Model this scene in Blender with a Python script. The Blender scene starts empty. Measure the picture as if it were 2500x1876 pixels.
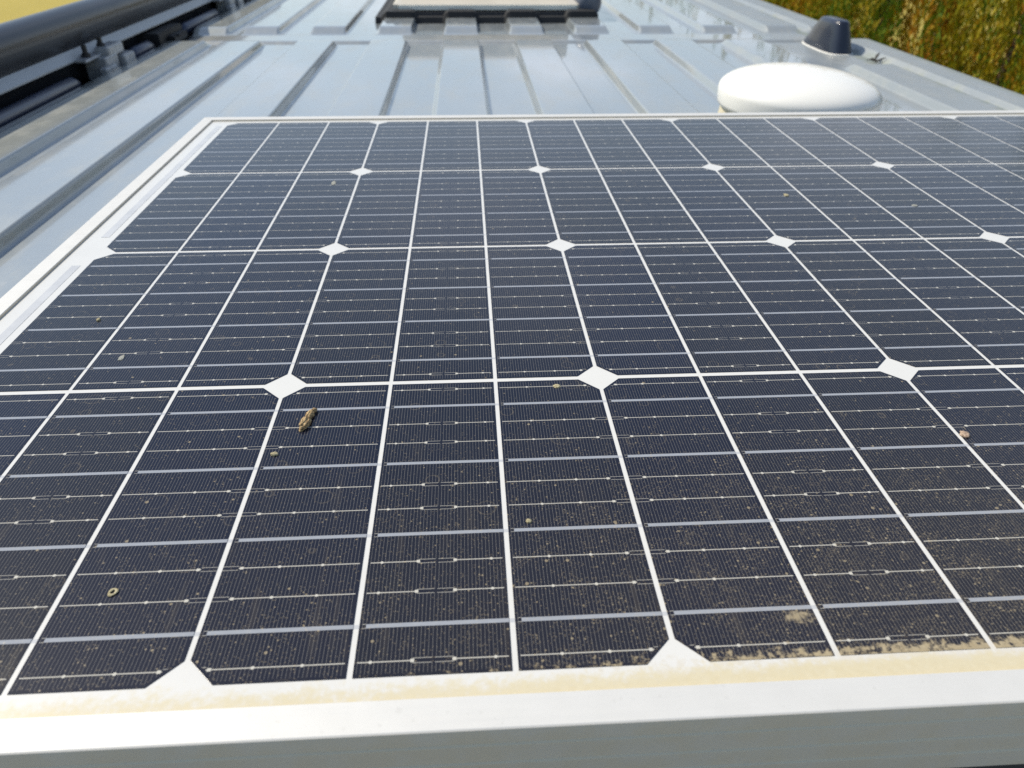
import bpy, bmesh, math, random
from mathutils import Vector, Matrix, noise as mnoise
R = math.radians
sc = bpy.context.scene
col = sc.collection
rnd = random.Random(7)

# ------------------------------------------------------------------ camera, sky, sun, exposure
cam_d = bpy.data.cameras.new('camera')
cam = bpy.data.objects.new('camera', cam_d)
col.objects.link(cam)
cam.location = (0.23903, -0.13522, 0.19564)
cam.rotation_euler = (0.981834, -0.005709, -0.057807)
cam_d.sensor_width = 36.0
cam_d.lens = 25.935
cam_d.clip_start = 0.01
cam_d.clip_end = 2000
cam_d.dof.use_dof = True
cam_d.dof.focus_distance = 0.34
cam_d.dof.aperture_fstop = 16
sc.camera = cam

SUN_EL = 49.0
SUN_AZ = -63.0            # degrees from +Y towards +X (negative: to the left, a little ahead)
sun_dir = Vector((math.sin(R(SUN_AZ)) * math.cos(R(SUN_EL)), math.cos(R(SUN_AZ)) * math.cos(R(SUN_EL)), math.sin(R(SUN_EL))))
world = bpy.data.worlds.new('World')
sc.world = world
world.use_nodes = True
wn, wl = world.node_tree.nodes, world.node_tree.links
wn.clear()
sky = wn.new('ShaderNodeTexSky')
sky.sky_type = 'NISHITA'
sky.sun_disc = False
sky.sun_elevation = R(SUN_EL)
sky.sun_rotation = R(SUN_AZ)
sky.air_density = 1.3
sky.dust_density = 0.5
sky.ozone_density = 2.5
geo = wn.new('ShaderNodeNewGeometry')
sep = wn.new('ShaderNodeSeparateXYZ')
wl.new(geo.outputs['Incoming'], sep.inputs[0])
def wmath(op, a, b=None, clamp=False):
    n = wn.new('ShaderNodeMath'); n.operation = op; n.use_clamp = clamp
    for i, v in enumerate((a, b)):
        if v is None: continue
        if isinstance(v, (int, float)): n.inputs[i].default_value = v
        else: wl.new(v, n.inputs[i])
    return n.outputs[0]
tc = wn.new('ShaderNodeTexCoord')
sepd = wn.new('ShaderNodeSeparateXYZ')
wl.new(tc.outputs['Generated'], sepd.inputs[0])
up = wmath('ADD', wmath('MAXIMUM', sepd.outputs[2], 0.0), 0.16)
cmb = wn.new('ShaderNodeCombineXYZ')
wl.new(wmath('DIVIDE', sepd.outputs[0], up), cmb.inputs[0])
wl.new(wmath('DIVIDE', sepd.outputs[1], up), cmb.inputs[1])
cl = wn.new('ShaderNodeTexNoise')
cl.inputs['Scale'].default_value = 1.0
cl.inputs['Detail'].default_value = 7
cl.inputs['Roughness'].default_value = 0.55
wl.new(cmb.outputs[0], cl.inputs['Vector'])
cr = wn.new('ShaderNodeMapRange')
cr.interpolation_type = 'SMOOTHSTEP'
cr.inputs['From Min'].default_value = 0.44
cr.inputs['From Max'].default_value = 0.68
wl.new(cl.outputs['Fac'], cr.inputs['Value'])
mixc = wn.new('ShaderNodeMix'); mixc.data_type = 'RGBA'
ahead = wn.new('ShaderNodeMapRange'); ahead.interpolation_type = 'SMOOTHSTEP'      # the cloud bank stands ahead of the van
ahead.inputs['From Min'].default_value = -0.15; ahead.inputs['From Max'].default_value = 0.75
wl.new(wmath('ADD', wmath('MULTIPLY', sepd.outputs[1], 0.72), wmath('MULTIPLY', sepd.outputs[0], 0.75)), ahead.inputs['Value'])
low = wmath('SUBTRACT', 1.0, wmath('MULTIPLY', sepd.outputs[2], 1.45), True)
cover = wmath('MULTIPLY', wmath('MULTIPLY', ahead.outputs[0], low), wmath('ADD', wmath('MULTIPLY', cr.outputs[0], 0.95), 0.24))
wl.new(wmath('ADD', cover, 0.06, True), mixc.inputs[0])
wl.new(sky.outputs[0], mixc.inputs[6])
mixc.inputs[7].default_value = (8.7, 9.3, 10.5, 1)
bg = wn.new('ShaderNodeBackground')
bg.inputs['Strength'].default_value = 0.115
wl.new(mixc.outputs[2], bg.inputs['Color'])
wo = wn.new('ShaderNodeOutputWorld')
wl.new(bg.outputs[0], wo.inputs['Surface'])

sun_d = bpy.data.lights.new('sun', 'SUN')
sun_d.energy = 4.55
sun_d.angle = R(0.5)
sun_d.color = (1.0, 0.925, 0.79)
sun = bpy.data.objects.new('sun', sun_d)
col.objects.link(sun)
sun.location = (0, 0, 20)
sun.rotation_euler = sun_dir.to_track_quat('Z', 'Y').to_euler()

sc.view_settings.view_transform = 'Standard'
sc.view_settings.look = 'None'
sc.view_settings.exposure = 0.10
sc.view_settings.gamma = 1
sc.cycles.max_bounces = 6
sc.cycles.use_denoising = False

# ------------------------------------------------------------------ helpers: objects and labels
def tag(o, label=None, cat=None, group=None, kind=None):
    if label: o['label'] = label
    if cat: o['category'] = cat
    if group: o['group'] = group
    if kind: o['kind'] = kind
    return o
def empty(name, loc=(0, 0, 0)):
    o = bpy.data.objects.new(name, None)
    o.empty_display_size = 0.05
    o.location = loc
    col.objects.link(o)
    return o
def copy_tree(o, parent=None):
    c = o.copy(); col.objects.link(c)
    if parent: c.parent = parent
    for ch in list(o.children): copy_tree(ch, c)
    return c

class MB:
    """collects shapes into one mesh"""
    def __init__(s): s.v, s.f, s.m = [], [], []
    def add(s, vs, fs, mi=0):
        b = len(s.v); s.v += [tuple(v) for v in vs]
        for f in fs: s.f.append([b + i for i in f]); s.m.append(mi)
    def box(s, x0, x1, y0, y1, z0, z1, M=None, mi=0):
        vs = [Vector((x, y, z)) for z in (z0, z1) for y in (y0, y1) for x in (x0, x1)]
        if M: vs = [M @ v for v in vs]
        s.add(vs, [(0, 2, 3, 1), (4, 5, 7, 6), (0, 1, 5, 4), (2, 6, 7, 3), (0, 4, 6, 2), (1, 3, 7, 5)], mi)
    def loft(s, rings, closed=True, caps=True, mi=0):
        n = len(rings[0]); vs = [p for r in rings for p in r]; fs = []
        for i in range(len(rings) - 1):
            for j in range(n if closed else n - 1):
                k = (j + 1) % n
                fs.append((i * n + j, i * n + k, (i + 1) * n + k, (i + 1) * n + j))
        if caps:
            fs.append(tuple(range(n - 1, -1, -1))); fs.append(tuple((len(rings) - 1) * n + j for j in range(n)))
        s.add(vs, fs, mi)
    def lathe(s, prof, center=(0, 0, 0), n=48, axis='z', mi=0):
        rings = []
        for r, h in prof:
            ring = []
            for j in range(n):
                a = 2 * math.pi * j / n
                p = (r * math.cos(a), r * math.sin(a), h) if axis == 'z' else (h, r * math.cos(a), r * math.sin(a))
                ring.append((p[0] + center[0], p[1] + center[1], p[2] + center[2]))
            rings.append(ring)
        s.loft(rings, mi=mi)
    def build(s, name, mat, parent=None, smooth=False, bevel=0, seg=2, subsurf=0, angle=40):
        me = bpy.data.meshes.new(name)
        me.from_pydata(s.v, [], s.f)
        bm = bmesh.new(); bm.from_mesh(me)
        bmesh.ops.recalc_face_normals(bm, faces=bm.faces)
        if bevel:
            es = [e for e in bm.edges if len(e.link_faces) == 2 and e.calc_face_angle(0) > R(25)]
            bmesh.ops.bevel(bm, geom=es, offset=bevel, segments=seg, affect='EDGES', clamp_overlap=True)
        bm.to_mesh(me); bm.free()
        for m in (mat if isinstance(mat, (list, tuple)) else [mat]): me.materials.append(m)
        if len(me.polygons) == len(s.m):
            for p, mi in zip(me.polygons, s.m): p.material_index = mi
        if smooth:
            me.polygons.foreach_set('use_smooth', [True] * len(me.polygons))
            if angle < 180:
                try: me.set_sharp_from_angle(angle=R(angle))
                except Exception: pass
        o = bpy.data.objects.new(name, me)
        col.objects.link(o)
        if parent:
            o.parent = parent
            o.location = -Vector(parent.location) if parent.type == 'EMPTY' else (0, 0, 0)
        if subsurf:
            md = o.modifiers.new('sub', 'SUBSURF'); md.levels = md.render_levels = subsurf
        return o

# ------------------------------------------------------------------ helpers: node maths
class N:
    def __init__(s, name):
        s.mat = bpy.data.materials.new(name); s.mat.use_nodes = True
        s.t = s.mat.node_tree; s.n = s.t.nodes; s.l = s.t.links
        s.n.clear()
        s.out = s.n.new('ShaderNodeOutputMaterial')
        s.p = s.n.new('ShaderNodeBsdfPrincipled')
        s.l.new(s.p.outputs[0], s.out.inputs[0])
    def math(s, op, a, b=None, c=None, clamp=False):
        n = s.n.new('ShaderNodeMath'); n.operation = op; n.use_clamp = clamp
        for i, v in enumerate((a, b, c)):
            if v is None: continue
            if isinstance(v, E): s.l.new(v.o, n.inputs[i])
            else: n.inputs[i].default_value = v
        return E(s, n.outputs[0])
    def pos(s):
        g = s.n.new('ShaderNodeNewGeometry'); x = s.n.new('ShaderNodeSeparateXYZ')
        s.l.new(g.outputs['Position'], x.inputs[0])
        s.P = g.outputs['Position']
        return [E(s, x.outputs[i]) for i in range(3)]
    def obj(s):
        g = s.n.new('ShaderNodeTexCoord'); s.O = g.outputs['Object']; return s.O
    def noise(s, vec, scale, detail=4, rough=0.55, dist=0, stretch=None):
        if stretch:
            m = s.n.new('ShaderNodeMapping'); m.inputs['Scale'].default_value = stretch
            s.l.new(vec, m.inputs['Vector']); vec = m.outputs[0]
        n = s.n.new('ShaderNodeTexNoise')
        n.inputs['Scale'].default_value = scale; n.inputs['Detail'].default_value = detail
        n.inputs['Roughness'].default_value = rough; n.inputs['Distortion'].default_value = dist
        s.l.new(vec, n.inputs['Vector']); return E(s, n.outputs['Fac'])
    def voro(s, vec, scale):
        n = s.n.new('ShaderNodeTexVoronoi'); n.inputs['Scale'].default_value = scale
        s.l.new(vec, n.inputs['Vector'])
        x = s.n.new('ShaderNodeSeparateXYZ'); s.l.new(n.outputs['Color'], x.inputs[0])
        return E(s, n.outputs['Distance']), E(s, x.outputs[0]), E(s, x.outputs[1])
    def step(s, v, a, b):
        n = s.n.new('ShaderNodeMapRange'); n.interpolation_type = 'SMOOTHSTEP'
        n.inputs['From Min'].default_value = a; n.inputs['From Max'].default_value = b
        if a > b:
            n.inputs['From Min'].default_value = b; n.inputs['From Max'].default_value = a
            n.inputs['To Min'].default_value = 1; n.inputs['To Max'].default_value = 0
        s.l.new(v.o, n.inputs['Value']); return E(s, n.outputs[0])
    def mix(s, f, a, b):
        n = s.n.new('ShaderNodeMix'); n.data_type = 'RGBA'
        for v, i in ((f, 0), (a, 6), (b, 7)):
            if isinstance(v, E): s.l.new(v.o, n.inputs[i])
            elif i == 0: n.inputs[0].default_value = v
            else: n.inputs[i].default_value = (*v[:3], 1)
        return E(s, n.outputs[2])
    def bump(s, h, strength=0.2, dist=0.001):
        b = s.n.new('ShaderNodeBump'); b.inputs['Strength'].default_value = strength; b.inputs['Distance'].default_value = dist
        s.l.new(h.o, b.inputs['Height']); s.l.new(b.outputs[0], s.p.inputs['Normal'])
    def set(s, **k):
        names = dict(base='Base Color', rough='Roughness', metal='Metallic', ior='IOR', coat='Coat Weight', coat_rough='Coat Roughness', spec='Specular IOR Level', sheen='Sheen Weight')
        for a, v in k.items():
            i = s.p.inputs[names[a]]
            if isinstance(v, E): s.l.new(v.o, i)
            elif isinstance(v, tuple): i.default_value = (*v, 1)
            else: i.default_value = v
        return s.mat
class E:
    def __init__(s, g, o): s.g, s.o = g, o
    def __add__(s, b): return s.g.math('ADD', s, b)
    __radd__ = __add__
    def __sub__(s, b): return s.g.math('SUBTRACT', s, b)
    def __rsub__(s, b): return s.g.math('SUBTRACT', b, s)
    def __mul__(s, b): return s.g.math('MULTIPLY', s, b)
    __rmul__ = __mul__
    def __truediv__(s, b): return s.g.math('DIVIDE', s, b)
    def __lt__(s, b): return s.g.math('LESS_THAN', s, b)
    def __gt__(s, b): return s.g.math('GREATER_THAN', s, b)
    def abs(s): return s.g.math('ABSOLUTE', s)
    def fract(s): return s.g.math('FRACT', s)
    def floor(s): return s.g.math('FLOOR', s)
    def max(s, b): return s.g.math('MAXIMUM', s, b)
    def min(s, b): return s.g.math('MINIMUM', s, b)
    def sat(s): return s.g.math('ADD', s, 0.0, clamp=True)

def simple(name, base, rough=0.5, metal=0.0, coat=0.0, var=0.12, scale=30, bump=0.0, bdist=0.0005, speck=None):
    g = N(name); g.obj()
    n = g.noise(g.O, scale, 5)
    k = g.step(n, 0.3, 0.7)
    c = g.mix(k, tuple(b * (1 - var) for b in base), tuple(min(1, b * (1 + var)) for b in base))
    if speck:
        d, r1, r2 = g.voro(g.O, speck[0])
        c = g.mix((d < speck[1]) * (r1 < speck[2]), c, speck[3])
    g.set(base=c, rough=(n * 0.16 + (rough - 0.08)), metal=metal, coat=coat, coat_rough=0.08)
    if bump: g.bump(g.noise(g.O, scale * 12, 3), bump, bdist)
    return g.mat

# ------------------------------------------------------------------ panel constants (metres)
PX, PY = 0.1495, 0.1608           # pitch of one wafer across and along
SX = PX / 3                       # pitch of one cut cell
GX, GY = 0.0019, 0.0030           # white gaps
NW, NR = 7, 4
CH = 0.0088                       # corner chamfer

def dirt(g, X, Y):
    """dry dust, specks and the crust along the low edge of the glass: returns (amount, colour)"""
    P = g.P
    big = g.noise(P, 22, 4)
    d1, a1, b1 = g.voro(P, 850)
    d2, a2, b2 = g.voro(P, 1500)
    d3, a3, b3 = g.voro(P, 400)
    near = g.step(Y, 0.16, 0.0)                        # more towards the low edge
    right = g.step(X, 0.15, 0.42)
    dens = 0.025 + near * 0.09 + near * right * 0.36 + g.step(Y, 0.5, 0.1) * 0.02
    patch = g.step(g.noise(P, 70, 3), 0.40, 0.62)
    dens = dens * (0.35 + patch * 0.9)
    s1 = (d1 < (b1 * 0.26 + 0.08)) * (a1 < dens)
    s2 = (d2 < 0.42) * (a2 < dens * 1.3)
    s3 = (d3 < (b3 * 0.20 + 0.08)) * (a3 < dens * 0.45)
    specks = (s1 * 0.34).max(s2 * 0.16).max(s3 * 0.42)
    crn = g.noise(P, 330, 5, 0.65)
    lowmask = g.step(Y, 0.010, 0.001) * (0.25 + right * 0.75)
    crust = g.step(crn + lowmask * 0.42, 0.72, 0.90) * (0.55 + 0.3 * g.noise(P, 900, 2))
    lump = g.step(((X - 0.3425) * (X - 0.3425) * 30000 + (Y - 0.0165) * (Y - 0.0165) * 55000) - crn * 4.6, -1.5, -2.7) * 0.6
    film = 0.010 * big + near * 0.014 + near * right * 0.016
    d4, a4, b4 = g.voro(P, 95)
    rings = g.step((d4 - (0.22 + b4 * 0.2)).abs() + (crn - 0.5) * 0.08, 0.035, 0.0) * (a4 < 0.16) * 0.10
    run = g.step(g.noise(P, 60, 4, 0.6, stretch=(3.2, 0.35, 1)), 0.54, 0.74) * (0.012 + near * 0.03)
    film = film + run
    amt = specks.max(crust).max(lump).max(film).max(rings)
    colr = g.mix(g.noise(P, 500, 2), (0.42, 0.32, 0.17), (0.58, 0.49, 0.32))
    return amt, colr, crust

def cell_material():
    g = N('solar_cell_glass')
    X, Y, Z = g.pos()
    u = X / PX
    wu = u.fract()
    sx = (X / SX).fract() * SX                  # 0..SX inside a cut cell
    vv = (Y / PY).fract()
    t = (vv * 12).fract()
    k = (vv * 12).floor()
    dv = (t - 0.5) * (PY / 12)
    adv = dv.abs()
    isrib = (((k + 2) / 3).fract() < 0.1)
    # fingers
    fx = ((sx / 0.00126).fract() - 0.5).abs()
    edge = (sx > GX / 2 + 0.0009) * (sx < SX - GX / 2 - 0.0009)
    yy = vv * PY
    edgey = (yy > GY / 2 + 0.0010) * (yy < PY - GY / 2 - 0.0010)
    cxm = (wu * PX).min((1 - wu) * PX); cym = yy.min(PY - yy)
    chm = (cxm + cym) > (CH + GX / 2 + GY / 2 + 0.0013)
    # loops at wafer centre and wafer boundary
    dc = ((wu - 0.5).abs() * PX).min(cxm)
    inloop = (dc < 0.0064) * (1 - isrib)
    band = adv < 0.0009
    fing = (fx < 0.048) * edge * edgey * chm * (1 - inloop * (adv < 0.0007))
    fing = fing * (0.45 + 0.5 * g.noise(g.P, 900, 2))
    loop = inloop * ((adv - 0.00085).abs() < 0.00013) * (dc > 0.0005) * chm
    line = (1 - isrib) * (1 - inloop) * (adv < 0.00020) * edge
    pads = None
    for p, r in ((.0495, .0009), (.136, .0007), (.235, .00065), (.372, .00065), (.457, .0009), (.543, .0009), (.628, .00065), (.765, .00065), (.864, .0007), (.9505, .0009)):
        dx = (wu - p).abs() * PX
        m = (dx.max(adv) < r * 0.66) if r > .0008 else ((dx * dx + dv * dv) < r * r * .74)
        pads = m if pads is None else pads.max(m)
    pads = pads * (1 - isrib)
    metal = (fing * 0.40).max(loop * 0.55).max(line * 0.85).max(pads)
    ribbon = isrib * (adv < 0.00080) * (sx > 0.0031)
    wire = isrib * (1 - (sx > 0.0031)) * ((adv - 0.0008).abs() < 0.00012) * edge
    metal = metal.max(wire * 0.6)
    # blue-black silicon, a slightly different tint from cell to cell
    cid = g.n.new('ShaderNodeObjectInfo')
    tint = E(g, cid.outputs['Random'])
    base = g.mix(tint, (0.0022, 0.0045, 0.018), (0.0050, 0.0060, 0.012))
    base = g.mix(g.noise(g.P, 3000, 1) * 0.35, base, (0.010, 0.015, 0.032))
    base = g.mix(metal, base, (0.50, 0.48, 0.42))
    rn = g.noise(g.P, 240, 3, stretch=(1, 6, 1))
    base = g.mix(ribbon, base, g.mix(rn, (0.24, 0.255, 0.285), (0.33, 0.35, 0.38)))
    amt, dc_, _ = dirt(g, X, Y)
    base = g.mix(amt, base, dc_)
    g.set(base=base, rough=amt * 0.35 + 0.16, ior=1.40, spec=0.5)
    g.bump(g.noise(g.P, 700, 2), 0.03, 0.0004)
    return g.mat

def backsheet_material():
    g = N('white_backsheet_glass')
    X, Y, Z = g.pos()
    vv = (Y / PY).fract(); t = (vv * 12).fract(); k = (vv * 12).floor()
    adv = ((t - 0.5) * (PY / 12)).abs()
    isrib = (((k + 2) / 3).fract() < 0.1) * (adv < 0.0008) * (X > 0) * (X < PX * NW) * (Y > 0) * (Y < PY * NR)
    base = g.mix(g.noise(g.P, 60, 3), (0.61, 0.60, 0.565), (0.66, 0.65, 0.615))
    base = g.mix(isrib * 0.75, base, (0.42, 0.43, 0.45))
    amt, dc_, crust = dirt(g, X, Y)
    base = g.mix((amt * 0.35), base, dc_)
    n1 = g.noise(g.P, 420, 5, 0.6); n2 = g.noise(g.P, 60, 3)
    low = g.step(Y, 0.0045, -0.0068) * (0.62 + g.step(X, 0.18, 0.40) * 0.6)
    ycr = g.step(low * 1.0 + (n1 - 0.5) * 1.1 + (n2 - 0.5) * 0.9, 0.12, 0.75)
    base = g.mix(ycr * 0.75, base, g.mix(n1, (0.52, 0.43, 0.23), (0.62, 0.55, 0.36)))
    g.set(base=base, rough=0.22, ior=1.45, coat=0.2, coat_rough=0.25)
    return g.mat

def alu_material(name='anodised_aluminium'):
    g = N(name); X, Y, Z = g.pos()
    n = g.noise(g.P, 90, 5); s = g.noise(g.P, 700, 3, stretch=(0.05, 1, 1))
    base = g.mix(n, (0.57, 0.56, 0.53), (0.64, 0.63, 0.60))
    d, r1, r2 = g.voro(g.P, 210)
    d2, q1, q2 = g.voro(g.P, 520)
    grime = ((d + (g.noise(g.P, 900, 3) - 0.5) * 0.5) < 0.22) * (r1 < 0.16)
    grime = (grime * 0.30).max(((d2 < 0.3) * (q1 < 0.06)) * 0.22)
    low = g.step(Z, -0.004, -0.03)
    base = g.mix(grime * (0.25 + low * 1.6), base, (0.12, 0.11, 0.075))
    side = g.step(Z, 0.00145, 0.0010)               # grime film on the outer frame walls, its warm tone also painting their shade
    base = g.mix(side * (0.68 + 0.22 * g.step(n, 0.35, 0.65)), base, (0.58, 0.50, 0.37))
    ledge_glint = ((Z + 0.0053).abs() < 0.0004).max((Z + 0.0138).abs() < 0.0004).max((Z + 0.0213).abs() < 0.0004)  # light caught on the ledges, painted in as thin pale lines
    base = g.mix(ledge_glint * 0.7, base, (0.66, 0.58, 0.42))
    g.set(base=base, rough=s * 0.2 + 0.40, metal=0.12)
    g.bump(g.noise(g.P, 2500, 2), 0.08, 0.0002)
    return g.mat

M_CELL = cell_material()
M_BACK = backsheet_material()
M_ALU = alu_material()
M_BUS = simple('bus_strip', (0.50, 0.50, 0.50), 0.3, 0.0, coat=0.3, var=0.06, scale=60)
M_BLACK = simple('black_plastic', (0.012, 0.012, 0.013), 0.55, var=0.3, scale=40, bump=0.15)
M_SEAL = simple('black_sealant', (0.010, 0.010, 0.010), 0.7, var=0.3, scale=60)
M_FOOT = simple('mount_plastic', (0.02, 0.02, 0.02), 0.6, var=0.3, scale=40)

# ------------------------------------------------------------------ camper van: ribbed roof
def roof_material():
    g = N('silver_blue_paint'); X, Y, Z = g.pos()
    n = g.noise(g.P, 3.0, 5); f = g.noise(g.P, 40, 4)
    base = g.mix(n, (0.255, 0.285, 0.298), (0.295, 0.318, 0.322))
    st = g.noise(g.P, 9, 5, stretch=(3, 0.6, 1))
    base = g.mix(g.step(st, 0.52, 0.8) * 0.35, base, (0.33, 0.32, 0.27))
    # green algae creeping along the gutter groove on the hedge side
    w = g.noise(g.P, 26, 4, 0.6)
    band = g.step((X - 1.078).abs() - (w - 0.5) * 0.05, 0.020, 0.004) * g.step(g.noise(g.P, 7, 3), 0.36, 0.5)
    edge = g.step(X + (w - 0.5) * 0.016, 1.138, 1.148)
    base = g.mix(band * 0.5, base, (0.14, 0.17, 0.10))
    base = g.mix(edge * 0.3, base, (0.17, 0.20, 0.145))
    ledge = g.step(X, -0.33, -0.345) * 0.5
    base = g.mix(ledge * (0.5 + f * 0.7), base, (0.36, 0.36, 0.29))
    # rusty dust lying in the cross joint
    jt = g.step((Y - 1.755).abs(), 0.07, 0.03) * g.step(n, 0.42, 0.66)
    base = g.mix(jt * 0.5, base, (0.38, 0.32, 0.22))
    d, r1, r2 = g.voro(g.P, 34)
    dust = g.step(g.noise(g.P, 14, 6, 0.65, stretch=(2.2, 0.8, 1)), 0.42, 0.72)
    base = g.mix(dust * 0.30, base, (0.40, 0.39, 0.34))
    dr, ra, rb = g.voro(g.P, 46)
    dried = g.step((dr - (0.2 + rb * 0.2)).abs(), 0.05, 0.0) * (ra < 0.3)
    base = g.mix(dried * 0.22, base, (0.46, 0.45, 0.41))
    spot = (d < r2 * 0.2 + 0.04) * (r1 < 0.12)
    base = g.mix(spot * 0.12, base, (0.30, 0.31, 0.26))
    g.set(base=base, metal=0.15, rough=f * 0.12 + 0.30 + dust * 0.1 + band * 0.35 + edge * 0.25, coat=1.0 - 0.75 * g.step(X, 0.93, 0.99) - dust * 0.2, coat_rough=0.05 + 0.3 * g.step(X, 0.93, 0.99))
    g.bump(g.noise(g.P, 240, 2), 0.02, 0.001)
    return g.mat
M_ROOF = roof_material()
M_BODY = simple('silver_blue_body_paint', (0.25, 0.29, 0.325), 0.3, 0.15, coat=0.7, var=0.05, scale=3)
M_RAIL = simple('dark_blue_rail', (0.018, 0.028, 0.06), 0.42, 0.1, coat=0.2, var=0.15, scale=12)
M_TYRE = simple('tyre_rubber', (0.02, 0.02, 0.02), 0.8, var=0.3)
M_STEEL = simple('grey_steel', (0.38, 0.39, 0.40), 0.4, 0.4, var=0.2, scale=90)
M_GLASSD = simple('dark_window_glass', (0.01, 0.012, 0.014), 0.05, coat=1.0, var=0.05)

VAN = empty('camper_van', (0.38, 0.8, -2.62))
tag(VAN, 'silver blue camper van seen from above, its long ribbed roof carrying the solar panel', 'van')

ZT, ZV = -0.080, -0.0935          # rib tops, valleys
def sm(a, b, x):
    t = (x - a) / (b - a)
    t = 0 if t < 0 else 1 if t > 1 else t
    return t * t * (3 - 2 * t)
RIBS = [(.183 + .16 * k, .268 + .16 * k) for k in range(-3, 6)]
def ln(a, b, x): return min(1, max(0, (x - a) / (b - a)))
def rib_profile(x):
    h = sm(-.418, -.404, x) * (1 - ln(-.330, -.3245, x)) if x < -.31 else 0.0
    h = max(h, ln(1.088, 1.102, x))
    for a, b in RIBS:
        if a - .01 < x < b + .03:
            h = max(h, ln(a + .003, a + .010, x) * (1 - ln(b + .0015, b + .0065, x)))
    return h
def rib_len(x, y):
    if x < -.308 or x > 1.08:
        # edge ridges run on, but dip at the cross joint
        m = 1 - sm(1.655, 1.70, y) * (1 - sm(1.815, 1.86, y))
    else:
        m = 1 - sm(1.655, 1.70, y) * (1 - sm(1.817, 1.868, y))
        if .955 < x < 1.08 and y > 1.0: m = min(m, max(1 - sm(1.36, 1.40, y), sm(1.817, 1.868, y)))
    return m * (1 - sm(3.0, 3.1, y)) * sm(-1.75, -1.65, y)
def seam(x, y):
    # low swage across the roof with a crisp groove on either side
    s = 0.004 * sm(1.700, 1.712, y) * (1 - sm(1.793, 1.803, y))
    g1 = -0.0030 * math.exp(-((y - 1.697) / .004) ** 2) - 0.0035 * math.exp(-((y - 1.808) / .0045) ** 2)
    k = sm(-.40, -.36, x) * (1 - sm(1.05, 1.08, x))
    return (s + g1) * k
def roof_z(x, y):
    z = ZV + (ZT - ZV) * rib_profile(x) * rib_len(x, y) + seam(x, y)
    if x < -.404: z -= .030 * sm(-.404, -.424, x)
    if x > 1.155: z -= .055 * ((x - 1.155) / .05) ** 2
    if y > 2.9: z -= .16 * (y - 2.9) ** 2
    return z
xs = set()
def dense(a, b, n):
    for i in range(n + 1): xs.add(round(a + (b - a) * i / n, 5))
def sharp(a, b):
    for v in (a - .0018, a - .0007, a + .0007, a + .0018, b - .0018, b - .0007, b + .0007, b + .0018): xs.add(round(v, 5))
dense(-.445, -.424, 3); dense(-.424, -.404, 7); dense(-.404, -.332, 5); sharp(-.330, -.3245)
for a, b in RIBS:
    sharp(a + .003, a + .010); dense(a + .015, b - .003, 4); sharp(b + .0015, b + .0065)
sharp(1.088, 1.102); dense(1.102, 1.155, 4); dense(1.155, 1.205, 10)
XS = sorted(xs)
ys = [-1.9, -1.75, -1.72, -1.69, -1.65, -1.3, -.9, -.5, -.1]
ys += [.3 + .1 * i for i in range(11)]
ys += [1.35 + .01 * i for i in range(11)]
ys += [1.50, 1.55, 1.60, 1.63, 1.64, 1.645, 1.65, 1.655] + [1.66 + .0035 * i for i in range(62)]
ys += [1.90, 2.0, 2.2, 2.5, 2.8, 2.9, 3.0, 3.02, 3.04, 3.06, 3.08, 3.1, 3.2, 3.35]
YS = sorted(set(round(y, 4) for y in ys))
b = MB()
nx = len(XS)
vs = [(x, y, roof_z(x, y)) for y in YS for x in XS]
fs = [(j * nx + i, j * nx + i + 1, (j + 1) * nx + i + 1, (j + 1) * nx + i) for j in range(len(YS) - 1) for i in range(nx - 1)]
b.add(vs, fs)
roof = b.build('roof', M_ROOF, VAN, smooth=True, angle=180)
# body shell under the roof
def side(x_top, x_mid, x_bot, zt):
    m = MB(); prof = [(x_top, zt), (x_mid, -.55), (x_mid + (x_mid - .38) * .03, -1.2), (x_bot, -2.2), (x_bot - (x_bot - .38) * .06, -2.38)]
    inner = [(x - (.04 if x > .38 else -.04), z) for x, z in prof]
    m.loft([[(x, y, z) for x, z in prof + inner[::-1]] for y in (-1.9, 0, 2.2, 3.35)])
    return m
side(-.445, -.55, -.62, -.118).build('body_side', M_BODY, VAN, smooth=True)
side(1.205, 1.31, 1.38, -.140).build('body_side', M_BODY, VAN, smooth=True)
m = MB(); m.loft([[(-.44, -1.9, -.13), (1.2, -1.9, -.13), (1.36, -1.9, -2.3), (-.6, -1.9, -2.3)], [(-.44, -1.86, -.13), (1.2, -1.86, -.13), (1.36, -1.86, -2.3), (-.6, -1.86, -2.3)]])
m.build('rear_door', M_BODY, VAN)
m = MB(); m.loft([[(-.44, 3.35, -.16), (1.2, 3.35, -.16), (1.2, 4.15, -1.1), (-.44, 4.15, -1.1)], [(-.44, 3.35, -.2), (1.2, 3.35, -.2), (1.2, 4.1, -1.14), (-.44, 4.1, -1.14)]])
m.build('windscreen', M_GLASSD, VAN)
m = MB(); m.loft([[(-.5, 4.1, -1.12), (1.26, 4.1, -1.12), (1.34, 4.9, -1.4), (-.58, 4.9, -1.4)], [(-.55, 3.4, -2.3), (1.31, 3.4, -2.3), (1.34, 5.0, -2.3), (-.58, 5.0, -2.3)]])
m.build('bonnet', M_BODY, VAN, bevel=.05)
for y in (-1.0, 4.0):
    for x in (-.55, 1.09):
        w = MB(); w.lathe([(.21, 0), (.31, .015), (.34, .05), (.34, .17), (.31, .205), (.21, .22)], (x, y, -2.28), 40, 'x')
        wo_ = w.build('wheel', M_TYRE, VAN, smooth=True)
        r_ = MB(); r_.lathe([(.03, .02), (.208, .03), (.208, .19), (.03, .20)], (x, y, -2.28), 32, 'x')
        ro = r_.build('rim', M_STEEL, wo_, smooth=True)
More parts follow.
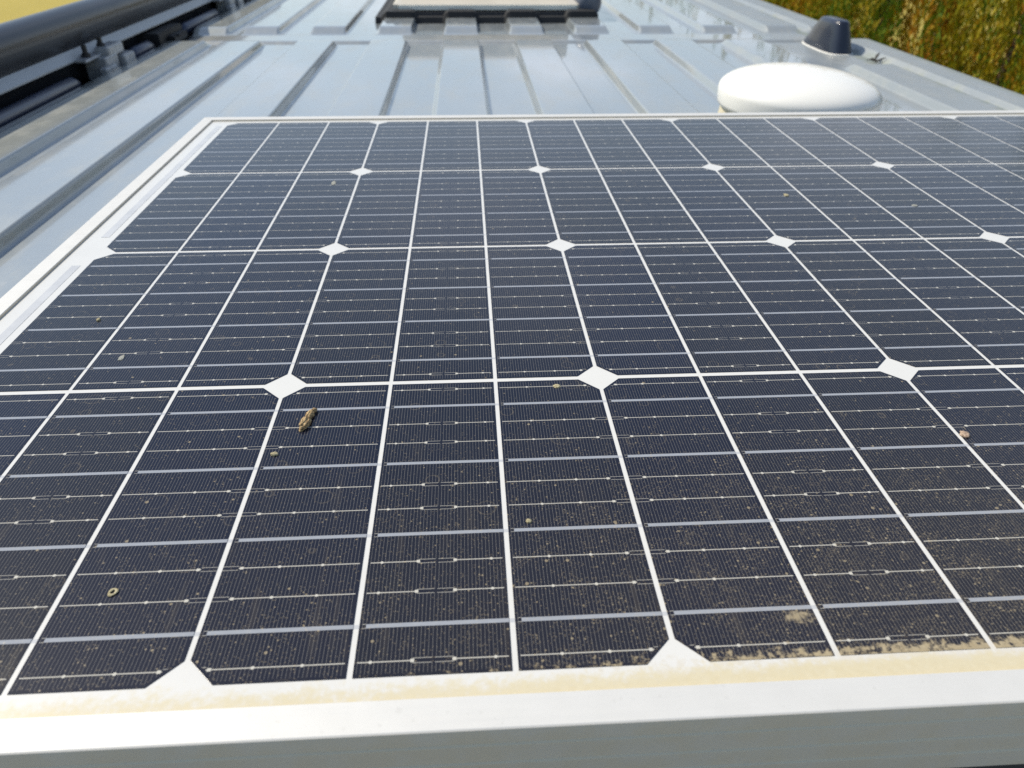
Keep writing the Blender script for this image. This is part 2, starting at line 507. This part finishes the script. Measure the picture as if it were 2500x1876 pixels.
# dark blue rail lying in the gutter, in pieces
def tube(m, pts, r, n=12):
    rings = []
    for i, p in enumerate(pts):
        p = Vector(p); q = Vector(pts[min(i + 1, len(pts) - 1)]); o = Vector(pts[max(i - 1, 0)])
        d = (q - o).normalized(); a = d.orthogonal().normalized(); c = d.cross(a)
        rr = r[i] if isinstance(r, (list, tuple)) else r
        rings.append([p + a * (rr * math.cos(2 * math.pi * k / n)) + c * (rr * math.sin(2 * math.pi * k / n)) for k in range(n)])
    m.loft(rings)
for y0, y1 in ((-1.6, 1.255), (1.50, 1.625), (1.83, 2.13), (2.62, 3.0)):
    m = MB(); tube(m, [(-.432, y0, -.089), (-.432, y0 + .006, -.086), (-.432, y0 + .02, -.084), (-.432, y1 - .02, -.084), (-.432, y1 - .006, -.086), (-.432, y1, -.089)], [.004, .009, .013, .013, .009, .004])
    m.build('gutter_rail', M_RAIL, VAN, smooth=True)

m = MB(); m.box(-.56, -.4235, -1.85, 3.3, -.150, -.1130); m.build('gutter', M_SEAL, VAN)  # channel under the awning, made black to stand in for the gap's shade

# ------------------------------------------------------------------ solar panel
PANEL = empty('solar_panel', (PX * NW / 2, PY * NR / 2, -0.031))
tag(PANEL, 'dusty dark blue monocrystalline solar panel in a pale aluminium frame on the van roof', 'solar panel')
XI0, XI1, YI0, YI1 = -0.0182, PX * NW + 0.0182, -0.0070, PY * NR + 0.0072
m = MB(); m.box(XI0 - .008, XI1 + .008, YI0 - .008, YI1 + .008, -.0042, -.0001)
m.build('backsheet', M_BACK, PANEL)
PROF = [(0, -.00005), (0, .0012), (.0003, .0015), (.0102, .0015), (.0107, .0012), (.0110, .0005), (.0110, -.0050), (.0115, -.0055),
        (.0115, -.0135), (.0120, -.0140), (.0120, -.0210), (.0125, -.0215), (.0125, -.0292), (-.012, -.0292), (-.012, -.0280), (.0100, -.0280), (.0100, -.0052), (0.0, -.0052), (0.0, -.0043), (.0085, -.0043), (.0085, -.00005)]
def frame_side(a, c, out):
    # a, c: inner corners; out: outward direction; both ends mitred
    a, c, out = Vector(a), Vector(c), Vector(out)
    d = (c - a).normalized()
    m = MB()
    r0 = [Vector((a.x, a.y, 0)) + out * o - d * o + Vector((0, 0, z)) for o, z in PROF]
    r1 = [Vector((c.x, c.y, 0)) + out * o + d * o + Vector((0, 0, z)) for o, z in PROF]
    e = d * 0.00012
    m.loft([[p + e for p in r0], [p - e for p in r1]])
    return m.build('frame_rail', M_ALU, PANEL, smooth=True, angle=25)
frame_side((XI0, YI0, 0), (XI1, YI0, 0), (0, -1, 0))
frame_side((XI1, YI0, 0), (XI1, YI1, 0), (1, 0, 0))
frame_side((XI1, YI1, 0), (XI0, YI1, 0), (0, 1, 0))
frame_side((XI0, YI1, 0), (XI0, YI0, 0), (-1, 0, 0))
def cell_mesh(kind):
    x0, x1, y0, y1 = GX / 2, SX - GX / 2, GY / 2, PY - GY / 2
    c = CH
    if kind == 0: pts = [(x0 + c, y0), (x1, y0), (x1, y1), (x0 + c, y1), (x0, y1 - c), (x0, y0 + c)]
    elif kind == 1: pts = [(x0, y0), (x1, y0), (x1, y1), (x0, y1)]
    else: pts = [(x0, y0), (x1 - c, y0), (x1, y0 + c), (x1, y1 - c), (x1 - c, y1), (x0, y1)]
    n = len(pts); me = bpy.data.meshes.new('solar_cell')
    me.from_pydata([(x, y, -.0006) for x, y in pts] + [(x, y, .0001) for x, y in pts], [], [tuple(range(n, 2 * n))] + [(i, (i + 1) % n, n + (i + 1) % n, n + i) for i in range(n)])
    me.materials.append(M_CELL); return me
CELLS = [cell_mesh(k) for k in range(3)]
for j in range(NR):
    for i in range(NW * 3):
        o = bpy.data.objects.new('solar_cell', CELLS[i % 3]); col.objects.link(o); o.parent = PANEL
        o.location = Vector((i * SX, j * PY, 0)) - Vector(PANEL.location)
for x0, x1 in ((-.0092, -.0040), (PX * NW + .0040, PX * NW + .0092)):
    for y0, y1 in ((.012, .3030), (.3482, .632)):
        m = MB(); m.box(x0, x1, y0, y1, -.0006, .00005); m.build('bus_strip', M_BUS, PANEL)
# mounting rails that carry the frame, added in black for the shade beneath it
for y0, y1 in ((-.0185, .028), (YI1 - .03, YI1 + .009)):
    m = MB(); m.box(.02, PX * NW - .02, y0 + .004, y1, -.0795, -.0294); m.build('mounting_profile', M_FOOT, PANEL, bevel=.002)

# ------------------------------------------------------------------ things lying on the glass
def crumb(name, x, y, rx, ry, h, mat, seed, ang=0, rough=.25, taper=0, sub=4):
    bm = bmesh.new(); bmesh.ops.create_icosphere(bm, subdivisions=sub, radius=1)
    for v in bm.verts:
        p = v.co.copy()
        n1 = mnoise.fractal(p * 1.9 + Vector((seed, 0, 0)), 1.0, 2.0, 5)
        n2 = mnoise.noise(p * 9 + Vector((0, seed, 0)))
        k = 1 + rough * n1 + rough * .28 * n2
        tw = 1 - taper * (p.y * .5 + .5) ** 1.5
        v.co = Vector((p.x * rx * k * tw, p.y * ry * k, max(p.z * h * k * (tw * .6 + .4), -h * .35)))
    me = bpy.data.meshes.new(name); bm.to_mesh(me); bm.free()
    me.materials.append(mat); me.polygons.foreach_set('use_smooth', [True] * len(me.polygons))
    o = bpy.data.objects.new(name, me); col.objects.link(o)
    o.location = (x, y, .0001 + h * .33); o.rotation_euler = (0, 0, ang); return o
def clump_material():
    g = N('dry_brown_clump'); g.obj()
    n = g.noise(g.O, 700, 6, 0.65); w = g.noise(g.O, 1500, 4, .6, stretch=(1, .35, 1))
    c = g.mix(g.step(n, .32, .66), (0.13, 0.065, 0.025), (0.56, 0.40, 0.20))
    c = g.mix(g.step(w, .58, .72) * .7, c, (0.70, 0.56, 0.34))
    c = g.mix(g.step(w, .38, .26) * .8, c, (0.035, 0.018, 0.008))
    g.set(base=c, rough=.85); g.bump(w, .9, .0008); return g.mat
M_CLUMP = clump_material()
o = crumb('dry_clump', .1650, .1320, .0025, .0078, .0026, M_CLUMP, 3.1, R(-12), .20, .42, 5)
# a second lobe melts into the same clump: the narrow, pinched end
bm = bmesh.new(); bm.from_mesh(o.data)
for v in bm.verts:
    y = v.co.y
    g_ = math.exp(-((y - .0012) / .0011) ** 2)
    v.co.x -= .0009 * g_ * (1 if v.co.x > 0 else .2); v.co.z -= .0011 * g_ * (1 if v.co.z > 0 else 0)
    if y > .0055: v.co.x += .0016 * ((y - .0055) / .003) ** 1.2
    v.co.z += .0004 * mnoise.noise(Vector(v.co) * 900)
bm.to_mesh(o.data); bm.free()
tag(o, 'pinched dry brown clump lying across a silver ribbon below a white diamond of the panel', 'debris')
def dropping_mat(name, a, bb):
    g = N(name); g.obj(); n = g.noise(g.O, 1100, 4, .6)
    g.set(base=g.mix(g.step(n, .3, .7), a, bb), rough=.8); g.bump(n, .5, .0004); return g.mat
M_DROP = dropping_mat('pale_dropping', (.24, .20, .10), (.46, .41, .26))
M_PINK = dropping_mat('brown_dropping', (.22, .14, .09), (.50, .38, .28))
M_GREY = dropping_mat('grey_dropping', (.20, .20, .17), (.34, .34, .30))
def ring(name, x, y, r, tubr, mat):
    m = MB(); rings = []
    for i in range(28):
        a = 2 * math.pi * i / 28; w = tubr * (1 + .25 * math.sin(3 * a + 1)); rr = r * (1 + .08 * math.sin(2 * a))
        rings.append([(rr * math.cos(a) + w * math.cos(b_) * math.cos(a), rr * 1.15 * math.sin(a) + w * math.cos(b_) * math.sin(a), w * .45 * math.sin(b_)) for b_ in [2 * math.pi * k / 8 for k in range(8)]])
    m.loft(rings + [rings[0]], caps=False)
    ob = m.build(name, mat, smooth=True); ob.location = (x, y, .0005); return ob
tag(ring('ring_dropping',   .1168, .0382, .0011, .0005, M_DROP), 'small ring shaped yellowish dropping near the low front edge of the panel', 'dropping')
for x, y, rx, ry, h, mt, sd, lab in (
    (.1553, .1089, .0016, .0011, .0008, M_DROP, 1.0, 'small oval yellowish dropping just in front of the brown clump'),
    (.2783, .1539, .0017, .0016, .0003, M_DROP, 2.0, 'flat round yellowish stain right before the middle white diamond'),
    (.2580, .0645, .0011, .0011, .0006, M_DROP, 5.0, 'tiny pale dropping above a silver ribbon beside the centre cell line'),
    (.0358, .2305, .0010, .0014, .0008, M_DROP, 6.0, 'tiny yellowish crumb on the panel by the left frame'),
    (.0630, .1900, .0012, .0026, .0003, M_GREY, 7.0, 'grey smear on the glass near the left frame, touching a ribbon'),
    (.1311, .4534, .0018, .0045, .0003, M_GREY, 8.0, 'blurred grey smear on the far left part of the panel'),
    (.4514, .1074, .0020, .0022, .0010, M_PINK, 9.0, 'pinkish brown dropping beside a white cell line on the right of the panel'),
    (.4855, .4105, .0018, .0028, .0006, M_DROP, 10.0, 'pale two part dropping far back on the right of the panel'),
    (.5744, .3837, .0024, .0020, .0004, M_GREY, 11.0, 'grey dropping lying on a silver ribbon far right on the panel')):
    tag(crumb('bird_dropping', x, y, rx, ry, h, mt, sd, rough=.35, sub=3), lab, 'dropping')

# ------------------------------------------------------------------ awning along the left roof edge
M_AWN = simple('anthracite_paint', (0.020, 0.022, 0.027), 0.36, 0.1, coat=0.15, var=0.1, scale=9, bump=.08)
M_STRIP = simple('grey_aluminium', (0.36, 0.38, 0.40), 0.42, 0.35, var=0.06, scale=14)
AWN = empty('awning', (-.53, .8, -.16))
tag(AWN, 'dark grey rolled up awning cassette clamped along the left edge of the van roof', 'awning')
def extrude(prof, y0, y1, ends=None):
    m = MB(); rings = []
    cx = sum(p[0] for p in prof) / len(prof); cz = sum(p[1] for p in prof) / len(prof)
    for y, k in [(y0, .9), (y0 + .004, 1), (y1 - .004, 1), (y1, .9)]:
        rings.append([(cx + (x - cx) * k, y, cz + (z - cz) * k) for x, z in prof])
    m.loft(rings); return m
def arc(cx, cz, r, a0, a1, n):
    return [(cx + r * math.cos(R(a0 + (a1 - a0) * i / n)), cz + r * math.sin(R(a0 + (a1 - a0) * i / n))) for i in range(n + 1)]
prof = [(-.4560, -.0432)] + arc(-.4700, -.0078, .030, -10, 100, 12) + arc(-.530, -.0125, .018, 92, 112, 3) + arc(-.570, -.056, .042, 105, 215, 10) + [(-.600, -.10), (-.58, -.122), (-.50, -.122), (-.470, -.100), (-.462, -.062)]
extrude(prof, -1.5, 3.0).build('cassette', M_AWN, AWN, smooth=True, angle=35)
extrude([(-.4566, -.0425), (-.4553, -.0412), (-.4452, -.0552), (-.4450, -.0578), (-.4640, -.0640), (-.4640, -.0560)], -1.5, 3.0).build('trim_strip', M_STRIP, AWN, smooth=True, angle=20)
for y0, y1 in ((1.64, 1.80), (2.30, 2.42)):
    m = MB(); m.box(-.475, -.418, y0, y1, -.118, -.064); m.box(-.44, -.402, y0 + .05, y1 - .02, -.090, -.0755); m.box(-.43, -.396, y0 + .07, y0 + .10, -.0795, -.0745)
    m.build('bracket', M_BLACK, AWN, bevel=.004)
def clamp(y):
    m = MB()
    m.box(-.452, -.412, y + .02, y + .075, -.100, -.060)
    m.box(-.446, -.404, y + .085, y + .135, -.092, -.066)
    m.box(-.456, -.424, y - .03, y + .06, -.060, -.0555)
    m.box(-.440, -.414, y + .045, y + .115, -.064, -.046)
    m.box(-.420, -.406, y + .0, y + .05, -.098, -.074)
    o = m.build('clamp', M_STEEL, AWN, bevel=.003, seg=3)
    for (x, yy, z, h) in ((-.438, y + .005, -.056, .020), (-.432, y + .060, -.048, .017), (-.424, y + .11, -.066, .012)):
        bb = MB(); bb.lathe([(.0001, 0), (.0075, 0), (.0075, .006), (.0045, .007), (.0045, h), (.0001, h)], (x, yy, z), 12)
        bo = bb.build('bolt', M_BLACK, o); bo.location = (0, 0, 0)
clamp(1.325); clamp(2.19)

# ------------------------------------------------------------------ roof vent
M_LID = simple('ivory_plastic', (0.60, 0.55, 0.46), 0.4, var=0.06, scale=10, coat=.2)
M_LIDF = simple('ivory_plastic_lightened', (0.92, 0.88, 0.76), 0.5, var=0.06, scale=10)  # same ivory, lightened to paint in bounce light on the shaded front
M_GREYP = simple('grey_blue_plastic', (0.10, 0.115, 0.15), 0.4, var=0.12, scale=30, coat=.2)
VENT = empty('roof_vent', (.30, 2.3, -.09))
tag(VENT, 'ivory roof vent with raised lid on a black seal beyond the cross joint', 'roof vent')
m = MB()
# black bed of sealant whose lower edge follows the ribs
pts = [.008 + i * .0073 for i in range(81)]
fr = [(x, roof_z(x, 2.0) + .0006) for x in pts]
rings = []
for yy, top in ((2.000, .001), (2.006, .0145), (2.52, .0145), (2.53, .001)):
    rings.append([(x, yy, z - .001) for x, z in fr] + [(x, yy, max(roof_z(x, 2.0) + top, z)) for x, z in fr[::-1]])
m.loft(rings); m.build('seal', M_SEAL, VENT)
m = MB(); m.loft([[(.030, 2.03, -.086), (.575, 2.03, -.086), (.575, 2.50, -.086), (.030, 2.50, -.086)], [(.034, 2.035, -.071), (.571, 2.035, -.071), (.571, 2.50, -.071), (.034, 2.50, -.071)]])
m.build('base_frame', M_BLACK, VENT, bevel=.004)
m = MB()
def rect(x0, x1, y0, y1, z): return [(x0, y0, z), (x1, y0, z), (x1, y1, z), (x0, y1, z)]
m.loft([rect(.058, .541, 2.066, 2.46, -.0695), rect(.052, .5475, 2.056, 2.47, -.0685), rect(.052, .5475, 2.056, 2.47, -.0555), rect(.056, .544, 2.062, 2.468, -.0530), rect(.066, .532, 2.110, 2.455, -.0440), rect(.068, .530, 2.114, 2.452, -.0400), rect(.072, .526, 2.120, 2.448, .0080), rect(.084, .514, 2.136, 2.44, .0180), rect(.12, .48, 2.17, 2.40, .0230)])
LIDO = m.build('lid', M_LID, VENT, smooth=True, angle=18)
m = MB(); m.loft([rect(.066, .541, 2.0525, 2.058, -.0683), rect(.066, .541, 2.0525, 2.058, -.0562)]); m.build('lid_skirt', M_LIDF, LIDO, bevel=.001)
m = MB(); rings = []
for k, yy in ((.35, 2.045), (.72, 2.05), (.94, 2.065), (1, 2.09), (1, 2.40), (.7, 2.45)):
    rings.append([(.575 + .036 * k * math.cos(a), yy, -.052 + .040 * k * math.sin(a)) for a in [2 * math.pi * i / 20 for i in range(20)]])
m.loft(rings); m.build('hinge_cover', M_GREYP, VENT, smooth=True, angle=50)

# ------------------------------------------------------------------ white domed receiver
M_DOME = simple('white_dome_plastic', (0.85, 0.83, 0.76), 0.32, var=0.02, scale=8, coat=.3)
M_DBASE = simple('cream_base_plastic', (0.62, 0.56, 0.40), 0.5, var=0.15, scale=20)
DOME = empty('satellite_dome', (.722, .955, -.0935))
tag(DOME, 'round white plastic receiver dome standing behind the far edge of the solar panel', 'antenna dome')
m = MB()
cap = [(  .1130 * math.cos(R(a)) ** .92, .033 * math.sin(R(a))) for a in range(0, 90, 5)] + [(.0005, .0331)]
m.lathe([(.0005, -.027), (.104, -.0225), (.1098, -.0210), (.1118, -.016), (.1128, -.004)] + cap, (0, 0, 0), 80)
do = m.build('dome', M_DOME, None, smooth=True, angle=60)
do.parent = DOME; do.location = (-.0055, 0, .0505); do.rotation_euler = (R(1.0), R(1.6), 0)
m = MB(); m.lathe([(.1105, -.0975), (.1105, -.090), (.1070, -.0640), (.103, -.0630), (.0005, -.0630)], (.7185, .957, 0), 64); m.build('base', M_DBASE, DOME, smooth=True)

# ------------------------------------------------------------------ small roof aerial
M_FIN = simple('dark_grey_gloss_plastic', (0.012, 0.016, 0.030), 0.32, var=0.1, scale=30, coat=.3)
M_GASK = simple('pale_gasket', (0.78, 0.76, 0.70), 0.6, var=0.05, scale=40)
FIN = empty('roof_aerial', (1.049, 1.61, -.0935))
tag(FIN, 'small black fin aerial on a pale gasket on the right side of the roof', 'aerial')
def oval(cx, cy, rx, ry, z, n=40, p=3.0):
    out = []
    for i in range(n):
        a = 2 * math.pi * i / n; c, s_ = math.cos(a), math.sin(a)
        out.append((cx + rx * math.copysign(abs(c) ** (2 / p), c), cy + ry * math.copysign(abs(s_) ** (2 / p), s_), z))
    return out
def fin_oval(cx, cy, rx, ry, z):
    k = 1.043                                              # stands in the flat beside the edge rib
    f_ = lambda v, c: c + (v - c) * k
    return oval(f_(cx, .23903), f_(cy, -.13522), rx * k, ry * k, f_(z, .19564))
m = MB()
m.loft([fin_oval(1.016, 1.546, .0300, .088, -.0805), fin_oval(1.016, 1.546, .0298, .087, -.0770), fin_oval(1.0155, 1.542, .0262, .078, -.064), fin_oval(1.0145, 1.535, .0222, .064, -.044), fin_oval(1.0135, 1.529, .0188, .051, -.0285), fin_oval(1.0133, 1.527, .0172, .047, -.0235), fin_oval(1.0132, 1.526, .0145, .042, -.0212), fin_oval(1.0132, 1.526, .006, .022, -.0203)])
m.build('fin', M_FIN, FIN, smooth=True, angle=60)
m = MB(); m.loft([fin_oval(1.016, 1.546, .0318, .0905, -.0825), fin_oval(1.016, 1.546, .0318, .0905, -.0802), fin_oval(1.016, 1.546, .0305, .0885, -.0795)]); m.build('gasket', M_GASK, FIN, smooth=True)

# ------------------------------------------------------------------ dry scrap of leaf on the roof edge
M_LEAF = simple('dark_dry_leaf', (0.05, 0.045, 0.035), .8, var=.4, scale=60)
m = MB()
zt = roof_z(1.082, 1.44)
tube(m, [(1.065, 1.455, zt + .004), (1.072, 1.448, zt + .007), (1.080, 1.442, zt + .004), (1.094, 1.436, zt + .012)], [.0012, .0030, .0026, .0008], 7)
tube(m, [(1.076, 1.444, zt + .005), (1.082, 1.450, zt + .013), (1.089, 1.455, zt + .018)], [.0024, .0030, .0006], 7)
tag(m.build('dry_leaf', M_LEAF, smooth=True), 'dark curled scrap of leaf on the roof edge beside the aerial', 'leaf')

# ------------------------------------------------------------------ lawn
def lawn_material():
    g = N('dry_yellow_grass'); X, Y, Z = g.pos()
    n1 = g.noise(g.P, .35, 4); n2 = g.noise(g.P, 9, 5, .65)
    c = g.mix(n1, (0.36, 0.28, 0.055), (0.43, 0.34, 0.075))
    c = g.mix(g.step(n2, .45, .75) * .5, c, (0.26, 0.23, 0.05))
    g.set(base=c, rough=.9, spec=.2); g.bump(n2, .4, .05); return g.mat
m = MB(); n = 40
m.add([(-400 + 800 * i / n, -400 + 800 * j / n, -2.62) for j in range(n + 1) for i in range(n + 1)], [(j * (n + 1) + i, j * (n + 1) + i + 1, (j + 1) * (n + 1) + i + 1, (j + 1) * (n + 1) + i) for j in range(n) for i in range(n)])
tag(m.build('lawn', lawn_material()), kind='structure')

# ------------------------------------------------------------------ clipped conifer hedge beside the van
def foliage_material():
    g = N('conifer_foliage')
    a = g.n.new('ShaderNodeAttribute'); a.attribute_name = 'tint'; a.attribute_type = 'GEOMETRY'
    x = g.n.new('ShaderNodeSeparateXYZ'); g.l.new(a.outputs['Color'], x.inputs[0])
    t, v = E(g, x.outputs[0]), E(g, x.outputs[1])
    c = g.mix(g.step(t, .25, .55), (0.10, 0.19, 0.006), (0.40, 0.31, 0.008))
    c = g.mix(g.step(t, .55, .9), c, (0.48, 0.18, 0.006))
    c = g.mix(v * .35, c, (0.05, 0.045, 0.004))
    g.set(base=c, rough=.7, spec=.25)
    tr = g.n.new('ShaderNodeBsdfTranslucent'); g.l.new(c.o, tr.inputs['Color'])
    mx = g.n.new('ShaderNodeMixShader'); mx.inputs[0].default_value = .25
    g.l.new(g.p.outputs[0], mx.inputs[1]); g.l.new(tr.outputs[0], mx.inputs[2]); g.l.new(mx.outputs[0], g.out.inputs[0])
    return g.mat
M_FOL = foliage_material()
M_BARK = simple('conifer_bark', (0.10, 0.06, 0.035), .9, var=.4, scale=14, bump=.5, bdist=.01)
def conifer_mesh(seed):
    r = random.Random(seed); V, F, T = [], [], []
    H = 2.98
    for p in range(125):
        h0 = r.uniform(.15, H - .55); a = r.uniform(0, 2 * math.pi)
        rad = (.31 if h0 < 2.35 else .31 * (H + .1 - h0) / (H + .1 - 2.35)) * (r.uniform(.72, 1.2) if p % 3 else r.uniform(.15, .5))
        L = r.uniform(.45, .95); wid = r.uniform(.035, .075)
        bx, by = rad * math.cos(a), rad * math.sin(a)
        lean = r.uniform(-.05, .06)
        hue = min(.95, max(.1, r.gauss(.48, .24)))
        for s_ in range(300):
            q = r.random() ** .8
            w = wid * math.sin(math.pi * min(1, q * .85 + .12)) ** .7
            b_ = r.uniform(0, 2 * math.pi); rr = w * math.sqrt(r.uniform(.25, 1))
            c = Vector((bx + rr * math.cos(b_) + math.cos(a) * lean * q, by + rr * math.sin(b_) + math.sin(a) * lean * q, h0 + L * q))
            d = Vector((math.cos(b_) * .35 + r.gauss(0, .24), math.sin(b_) * .35 + r.gauss(0, .24), 1.0 + r.gauss(0, .2))).normalized()
            sd = d.cross(Vector((r.gauss(0, 1), r.gauss(0, 1), r.gauss(0, .4)))).normalized()
            l = r.uniform(.016, .040); wv = l * r.uniform(.2, .32)
            i = len(V)
            V += [c - d * l * .5, c + sd * wv * .5, c + d * l * .6, c - sd * wv * .5]
            F.append((i, i + 1, i + 2, i + 3))
            T.append((min(1, max(0, hue + r.gauss(0, .07))), r.random() * .8))
    me = bpy.data.meshes.new('foliage'); me.from_pydata(V, [], F)
    at = me.attributes.new('tint', 'FLOAT_COLOR', 'FACE')
    at.data.foreach_set('color', [x for t in T for x in (t[0], t[1], 0, 1)])
    me.materials.append(M_FOL); return me
FM = [conifer_mesh(s_) for s_ in (11, 12, 13, 14)]
tm = MB(); tube(tm, [(0, 0, 0), (.01, 0, .8), (-.01, .01, 2.0), (0, 0, 2.8)], [.06, .05, .035, .008], 10)
proto_trunk = None
HL = ['upright conifer in the clipped hedge beside the van roof, green and rust brown']
ky = [-1.2 + .52 * i for i in range(25)]
for i, y in enumerate(ky):
    root = empty('hedge_conifer', (2.42 + rnd.uniform(-.05, .05), y + rnd.uniform(-.06, .06), -2.62))
    tag(root, HL[0], 'conifer', 'conifers in the hedge along the van')
    f = bpy.data.objects.new('foliage', FM[i % 4]); col.objects.link(f); f.parent = root
    f.rotation_euler = (0, 0, rnd.uniform(0, 6.28)); f.scale = (1, 1, rnd.uniform(.94, 1.06))
    if proto_trunk is None:
        proto_trunk = tm.build('trunk', M_BARK, None, smooth=True); t = proto_trunk
    else:
        t = proto_trunk.copy(); col.objects.link(t)
    t.parent = root; t.location = (0, 0, 0)
